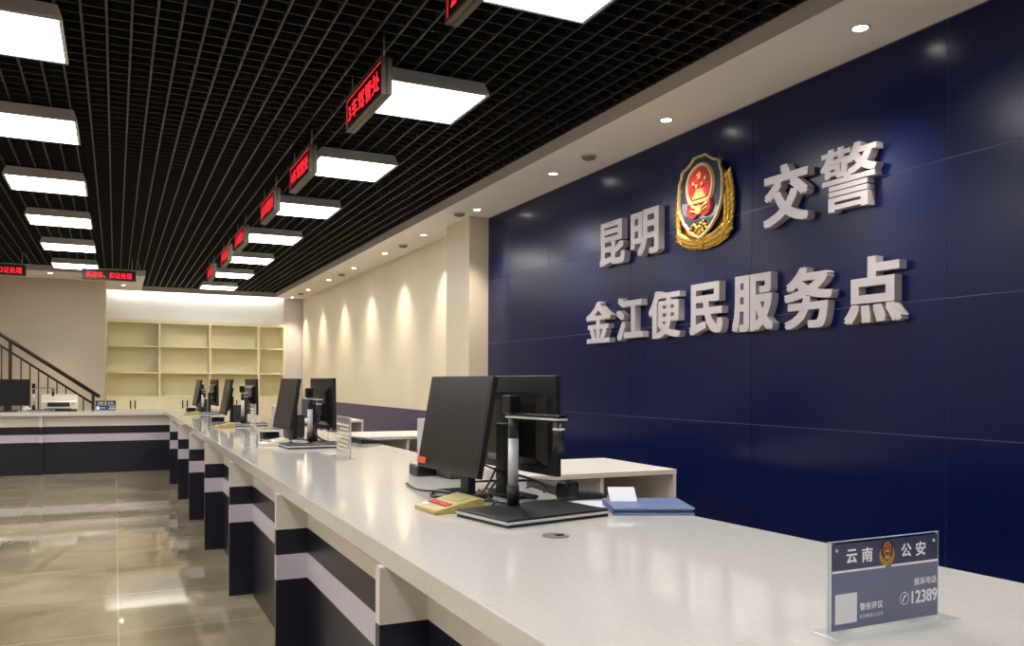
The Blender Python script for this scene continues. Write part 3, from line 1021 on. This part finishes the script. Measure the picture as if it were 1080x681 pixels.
# speaker, papers, folder by the nearest workstation
t = thing('desk_speaker', 'small black rounded speaker beside the nearest document camera', 'speaker', (1.435, 2.55, HT), .3)
b = MB(); b.box(-.035, .035, -.03, .03, 0, .068, 0, .014, 3); b.build('body', 'black_gloss', t)
b = MB(); b.cyl((0, -.0305, .036), (0, -.0325, .036), .022, .022, 24); b.build('grille', 'black_pl', t)
b = MB(); b.box(-.09, .09, -.07, .07, 0, .0012)
o = b.build('paper_sheet', 'paper'); o.location = (1.455, 2.44, HT); o.rotation_euler = (0, 0, -.5)
tag(o, 'white paper sheet lying flat between slab and blue folder', 'paper')
b = MB(); b.prism([(-.035, 0), (.025, .040), (.026, .0385), (-.0335, 0)], 'X', -.045, .045)
o = b.build('folded_paper', 'paper'); o.location = (1.515, 2.325, HT + .0255); o.rotation_euler = (0, 0, -.40)
tag(o, 'folded white paper standing tilted on the blue folder edge', 'paper')
t = thing('folder', 'blue plastic document folder lying at the back edge of the white worktop', 'folder', (1.562, 2.25, HT), -.40)
b = MB(); b.box(-.128, .128, -.115, .115, .0, .007, 0, .002); b.box(-.128, .128, -.115, .115, .017, .024, 0, .003)
b.build('cover', 'folder', t)
b = MB(); b.box(-.128, .122, -.105, .115, .007, .017); b.build('pages', 'folder_dark', t)

# ------------------------------------------------------------------ acrylic desk sign in the foreground
t = thing('desk_sign', 'clear acrylic desk sign with slate blue print in the right foreground', 'sign', (1.1625, .985, HT))
W2, H2, Z0 = .127, .146, .010
b = MB(); b.box(-.14, .152, -.03, .03, .001, .010, 0, .002); b.build('base', 'acrylic', t)
b = MB(); b.box(-W2, W2, -.0025, .0025, Z0, Z0 + H2, 0); b.build('clear_panel', 'acrylic', t)
b = MB()
for s in (-1, 1):
    b.box(s * W2, s * (W2 + .0009), -.0025, .0025, Z0, Z0 + H2 + .0012)
b.box(-W2, W2, -.0025, .0025, Z0 + H2, Z0 + H2 + .0009)
b.build('polished_edge', 'acrylic_edge', t)
b = MB()
b.box(-W2 + .003, W2 - .003, -.0040, -.0026, Z0 + .004, Z0 + .098, 0)  # lower print lighter than the upper: reflection gradient put into the colours
b.box(-W2 + .003, W2 - .003, -.0040, -.0026, Z0 + .098, Z0 + H2 - .003, 1)
b.build('printed_plate', ['sign_print_sheen', 'sign_dark'], t)
b = MB()
b.box(-W2 + .003, -.004, -.0044, -.0040, Z0 + .0965, Z0 + .100); b.box(.010, W2 - .003, -.0044, -.0040, Z0 + .0965, Z0 + .100)
b.box(-W2 + .010, -W2 + .058, -.0044, -.0040, Z0 + .014, Z0 + .062)
b.build('white_print', 'sign_white', t)


def sign_text(body, u, v, w, h, bold, name='lettering', m='sign_white', par=t, y=-.0044):
    me = text_mesh(body, 0.0, bold)
    b = MB(); b.mesh(me, Matrix.Translation((u, y, v)) @ FACE_NY @ fit(me, w, h))
    b.build(name, m, par, fixn=False)


sign_text('云', -.081, Z0 + .1215, .024, .023, (.03, .02))
sign_text('南', -.046, Z0 + .1215, .025, .024, (.03, .02))
sign_text('公', .046, Z0 + .1215, .025, .023, (.03, .02))
sign_text('安', .081, Z0 + .1215, .025, .024, (.03, .02))
sign_text('投诉电话', .093, Z0 + .066, .056, .0125, (.022, .014))
sign_text('12389', .091, Z0 + .040, .064, .022, (.035, .02))
sign_text('警务评议', -.036, Z0 + .037, .053, .0125, (.022, .014))
sign_text('关注微信公众号', -.036, Z0 + .0215, .055, .007, (.0, .0))
b = MB()
for k in range(32):
    a0, a1 = 2 * PI * k / 32, 2 * PI * (k + 1) / 32
    b.face([(.042 + r * math.cos(a), -.0044, Z0 + .040 + r * math.sin(a)) for r, a in ((.0095, a0), (.0095, a1), (.0108, a1), (.0108, a0))])
pp = [(-.0052, -.0035), (-.003, -.0062), (-.001, -.0042), (-.0022, -.0022), (.0002, .0016), (.0026, .002), (.0046, .0046), (.0026, .0066), (-.0012, .004), (-.0046, -.001)]
b.face([(.042 + x, -.0044, Z0 + .040 + z) for x, z in pp])
b.build('phone_symbol', 'sign_white', t, fixn=False)
b = MB()
for u in (-.115, .113):
    b.cyl((u, -.0040, Z0 + .133), (u, -.0054, Z0 + .133), .0028, .0028, 14)
b.build('stud', 'silver', t)
pb = bpy.data.objects.new('badge', None); COL.objects.link(pb); pb.parent = t
# small printed badge as one flat part
b = MB()


def disc(u, v, ru, rv, y, mi, n=28, cut=None):
    b.face([(u + ru * math.cos(2 * PI * k / n), y, v + rv * math.sin(2 * PI * k / n)) for k in range(n)], mi)


cz = Z0 + .121
disc(.0, cz - .004, .018, .0185, -.0042, 0)
b.face([(x * .068, -.0044, cz + .002 + z * .068) for x, z in [(0, .30), (.15, .243), (.2, .1), (.19, -.05), (.11, -.175), (0, -.24), (-.11, -.175), (-.19, -.05), (-.2, .1), (-.15, .243)]], 1)
disc(0, cz + .006, .0098, .0125, -.0046, 2)
disc(0, cz + .006, .0080, .0105, -.0048, 3)
b.face([(-.005, -.0050, cz + .001), (.005, -.0050, cz + .001), (.004, -.0050, cz + .005), (-.004, -.0050, cz + .005)], 2)
disc(0, cz - .008, .007, .003, -.0048, 2)
for k in range(5):
    a = PI / 2 + 2 * PI * k / 5
    disc(.0 + .0 if k == 0 else .004 * math.cos(a), cz + .011 + (0 if k == 0 else .003 * math.sin(a)), .0012, .0012, -.0050, 2, 8)
o = b.build('printed_badge', ['gold', 'shield', 'starry', 'red'], t, fixn=False)
bpy.data.objects.remove(pb)

# A4 stands on the counter, facing the aisle
def a4_stand(label, loc):
    t = thing('acrylic_stand', label, 'sign stand', loc, 0, 'clear acrylic stands facing the aisle')
    b = MB(); b.box(-.035, .035, -.155, .155, .001, .008, 0, .002); b.build('base', 'acrylic', t)
    b = MB(); b.box(-.003, .003, -.148, .148, .008, .225); b.build('clear_panel', 'frosted', t)
    b = MB(); b.box(-.003, .003, -.148, .148, .225, .2265); b.box(-.003, .003, -.1492, -.148, .008, .2265); b.build('polished_edge', 'acrylic_edge', t)
    b = MB(); b.box(-.0045, -.0035, -.145, .145, .195, .222); b.build('header_strip', 'housing_dark', t)
    b = MB()
    for r in range(7):
        z = .178 - r * .022
        b.box(-.0045, -.0035, -.13 + .02 * (r % 3), .13 - .035 * ((r * 2) % 3), z, z + .010)
    b.build('printed_lines', 'white_dev', t)
    return t


a4_stand('clear acrylic card stand before the second workstation', (1.108, 4.42, HT))
a4_stand('clear acrylic card stand before the third workstation', (1.04, 7.20, HT))

# ------------------------------------------------------------------ bookcase
bx = [-.15, .746, 1.641, 2.536, 3.03]
for k, (x0, x1) in enumerate(zip(bx, bx[1:])):
    t = thing('bookcase', 'cream open bookcase unit with cupboard doors, ' + ['at the stair wall corner', 'second from the stair wall', 'third from the stair wall', 'narrow one at the right end'][k], 'bookcase', (x0, YB, 0), 0, 'cream bookcase units')
    W = x1 - x0
    p = .018
    Dp = .40
    for xa in (0, W - p):
        b = MB(); b.box(xa, xa + p, 0, Dp, .0, 2.385); b.build('side_panel', 'bookcase', t)
    b = MB(); b.box(p, W - p, 0, Dp, 2.32, 2.384); b.build('top_panel', 'bookcase', t)
    b = MB(); b.box(p, W - p, Dp - .01, Dp, .08, 2.32); b.build('back_panel', 'bookcase', t)
    for z in (.945, 1.40, 1.89):
        b = MB(); b.box(p, W - p, .012, Dp - .01, z - .011, z + .011); b.build('shelf', 'bookcase', t)
    b = MB(); b.box(p, W - p, .03, Dp - .01, 0, .08); b.build('plinth', 'bookcase', t)
    nd = 2 if W > .6 else 1
    for d in range(nd):
        xa = .002 + d * (W / nd)
        b = MB(); b.box(xa, xa + W / nd - .004, -.018, -.0005, .085, .93, 0, .001); dr = b.build('door', 'bookcase', t)
        hx = (xa + W / nd - .045) if d == 0 else xa + .035
        b = MB(); b.box(hx - .011, hx + .011, -.036, -.018, .73, .885, 0, .004); b.build('handle', 'handle', dr)

# ------------------------------------------------------------------ stair and railing at the far left
t = thing('staircase', 'stone steps rising to the left behind the rear counter', 'stairs', (-.35, 14.3, 0))
slope = (1.927 - 1.017) / (1.535 - .243)
run = .26
rise = run * slope
b = MB()
for k in range(12):
    x1 = -k * run; x0 = x1 - run
    b.box(x0, x1, .035, 1.08, max(0, rise * k - .18), rise * (k + 1))
b.build('steps', 'stair', t)
t = thing('stair_railing', 'dark brown metal stair railing sloping down before the beige wall', 'railing', (0, 14.3, 0))


def zr(x):
    return 1.927 + (-1.535 - x) * slope


def bar(mb, p, q, r, mi=0):
    mb.cyl(p, q, r, r, 12, mi)


b = MB(); bar(b, (-3.2, 0, zr(-3.2)), (-.235, 0, zr(-.235)), .030); b.ellipsoid((-.235, 0, zr(-.235)), (.031, 0, 0), (0, .031, 0), (0, 0, .031)); b.build('handrail', 'rail', t)
b = MB(); bar(b, (-3.2, 0, zr(-3.2) - .168), (-.31, 0, zr(-.31) - .168), .017); b.build('lower_rail', 'rail', t)
for x in (-3.0, -1.402, -.305):
    b = MB(); b.box(x - .022, x + .022, -.022, .022, max(0, zr(x) - 1.06), zr(x)); b.build('post', 'rail', t)
for x in (-2.65, -2.53, -2.41, -2.29, -2.16, -2.03, -1.90, -1.77, -1.64, -1.513, -1.265, -1.149, -1.038, -.914, -.795, -.674, -.553, -.438):
    b = MB(); b.box(x - .009, x + .009, -.009, .009, max(0, zr(x) - 1.02), zr(x) - .168); b.build('baluster', 'rail', t)

# ------------------------------------------------------------------ rear counter objects
t = thing('monitor', 'large dark monitor at the left end of the rear counter', 'monitor', (-1.30, 12.85, HT), 0)
b = MB(); b.box(-.27, .27, 0, .03, .075, .43, 0, .004); b.build('body', 'black_pl', t)
b = MB(); b.box(-.258, .258, -.0015, -.0002, .09, .418); b.build('screen', 'screen', t)
b = MB(); b.box(-.035, .035, .03, .07, .008, .28, 0, .005); b.build('stand_neck', 'black_pl', t)
b = MB(); b.box(-.13, .13, -.04, .15, 0, .012, 0, .005); b.build('stand_base', 'black_pl', t)
d = make_doc_camera('document camera with dark arm beside the printer on the rear counter', (-.975, 12.69), PI / 2)
t = thing('printer', 'ivory desktop printer on the rear counter before the stair railing', 'printer', (-.70, 13.02, HT))
b = MB(); b.prism([(-.005, .02), (.30, .02), (.30, .14), (.24, .215), (.06, .215), (.035, .135), (-.005, .12)], 'X', -.215, .225)
o = b.build('body', 'white_dev', t); bv = o.modifiers.new('bevel', 'BEVEL'); bv.width = .008; bv.segments = 2
b = MB(); b.box(-.14, .135, -.012, -.004, .055, .112, 0, .002); b.build('output_slot', 'dark_hole', t)
b = MB(); b.box(-.17, .16, -.09, -.004, .022, .032, 0, .002); b.build('paper_tray', 'grey_pl', t)
b = MB(); b.box(-.205, .215, .01, .29, 0, .02); b.build('foot', 'grey_pl', t)
b = MB(); b.prism([(.055, .213), (.24, .213), (.24, .222), (.062, .222)], 'X', -.20, .21); b.build('lid', 'white_dev', t)
b = MB(); b.box(.15, .20, -.010, -.004, .075, .115, 0, .002); b.build('control_panel', 'light_pl', t)
b = MB(); b.box(-.10, .10, -.07, .07, 0, .004)
o = b.build('leaflet', 'green'); o.location = (-1.06, 12.66, HT); o.rotation_euler = (0, 0, .2)
tag(o, 'green leaflet lying before the dark monitor on the rear counter', 'leaflet')
b = MB()
vs = []
N = 8
for i in range(N):
    for j in range(N):
        a = 2 * PI * j / N
        r = .045 * math.sin(PI * (i + .5) / N) * (1 + .35 * math.sin(3.1 * i + 2.3 * j))
        vs.append(b.bm.verts.new((r * math.cos(a), r * math.sin(a), .006 + .055 * (1 - math.cos(PI * (i + .5) / N)) / 2 * (1 + .2 * math.sin(j * 2.1)))))
for i in range(N - 1):
    for j in range(N):
        b.bm.faces.new((vs[i * N + j], vs[i * N + (j + 1) % N], vs[(i + 1) * N + (j + 1) % N], vs[(i + 1) * N + j]))
b.bm.faces.new([vs[j] for j in range(N)]); b.bm.faces.new([vs[(N - 1) * N + j] for j in range(N)])
o = b.build('crumpled_paper', 'paper'); o.location = (-1.06, 12.79, HT - .001)
tag(o, 'crumpled white paper beside the rear document camera', 'paper')
t = thing('desk_sign', 'small dark desk sign with white text at the corner of the rear counter', 'sign', (-.118, 12.80, HT))
b = MB(); b.box(-.13, .13, -.03, .03, 0, .008, 0, .002); b.build('base', 'acrylic_edge', t)
b = MB(); b.box(-.127, .127, -.003, .003, .008, .14); b.build('plate', 'sign_dark', t)
b = MB(); b.box(-.11, .11, -.0042, -.0032, .078, .082); b.box(-.115, -.075, -.0042, -.0032, .018, .06); b.build('white_print', 'sign_white', t)
for ch, u in (('云', -.08), ('南', -.045), ('公', .045), ('安', .08)):
    sign_text(ch, u, .108, .026, .026, (.03, .02), 'lettering', 'sign_white', t, -.0042)
b = MB(); disc(0, .108, .017, .02, -.0042, 0); b.build('printed_badge', 'gold', t)
sign_text('投诉电话', .085, .06, .07, .014, (.02, .01), 'lettering', 'sign_white', t, -.0042)
sign_text('12389', .08, .032, .08, .024, (.03, .02), 'lettering', 'sign_white', t, -.0042)
sign_text('警务评议', -.03, .04, .06, .014, (.02, .01), 'lettering', 'sign_white', t, -.0042)
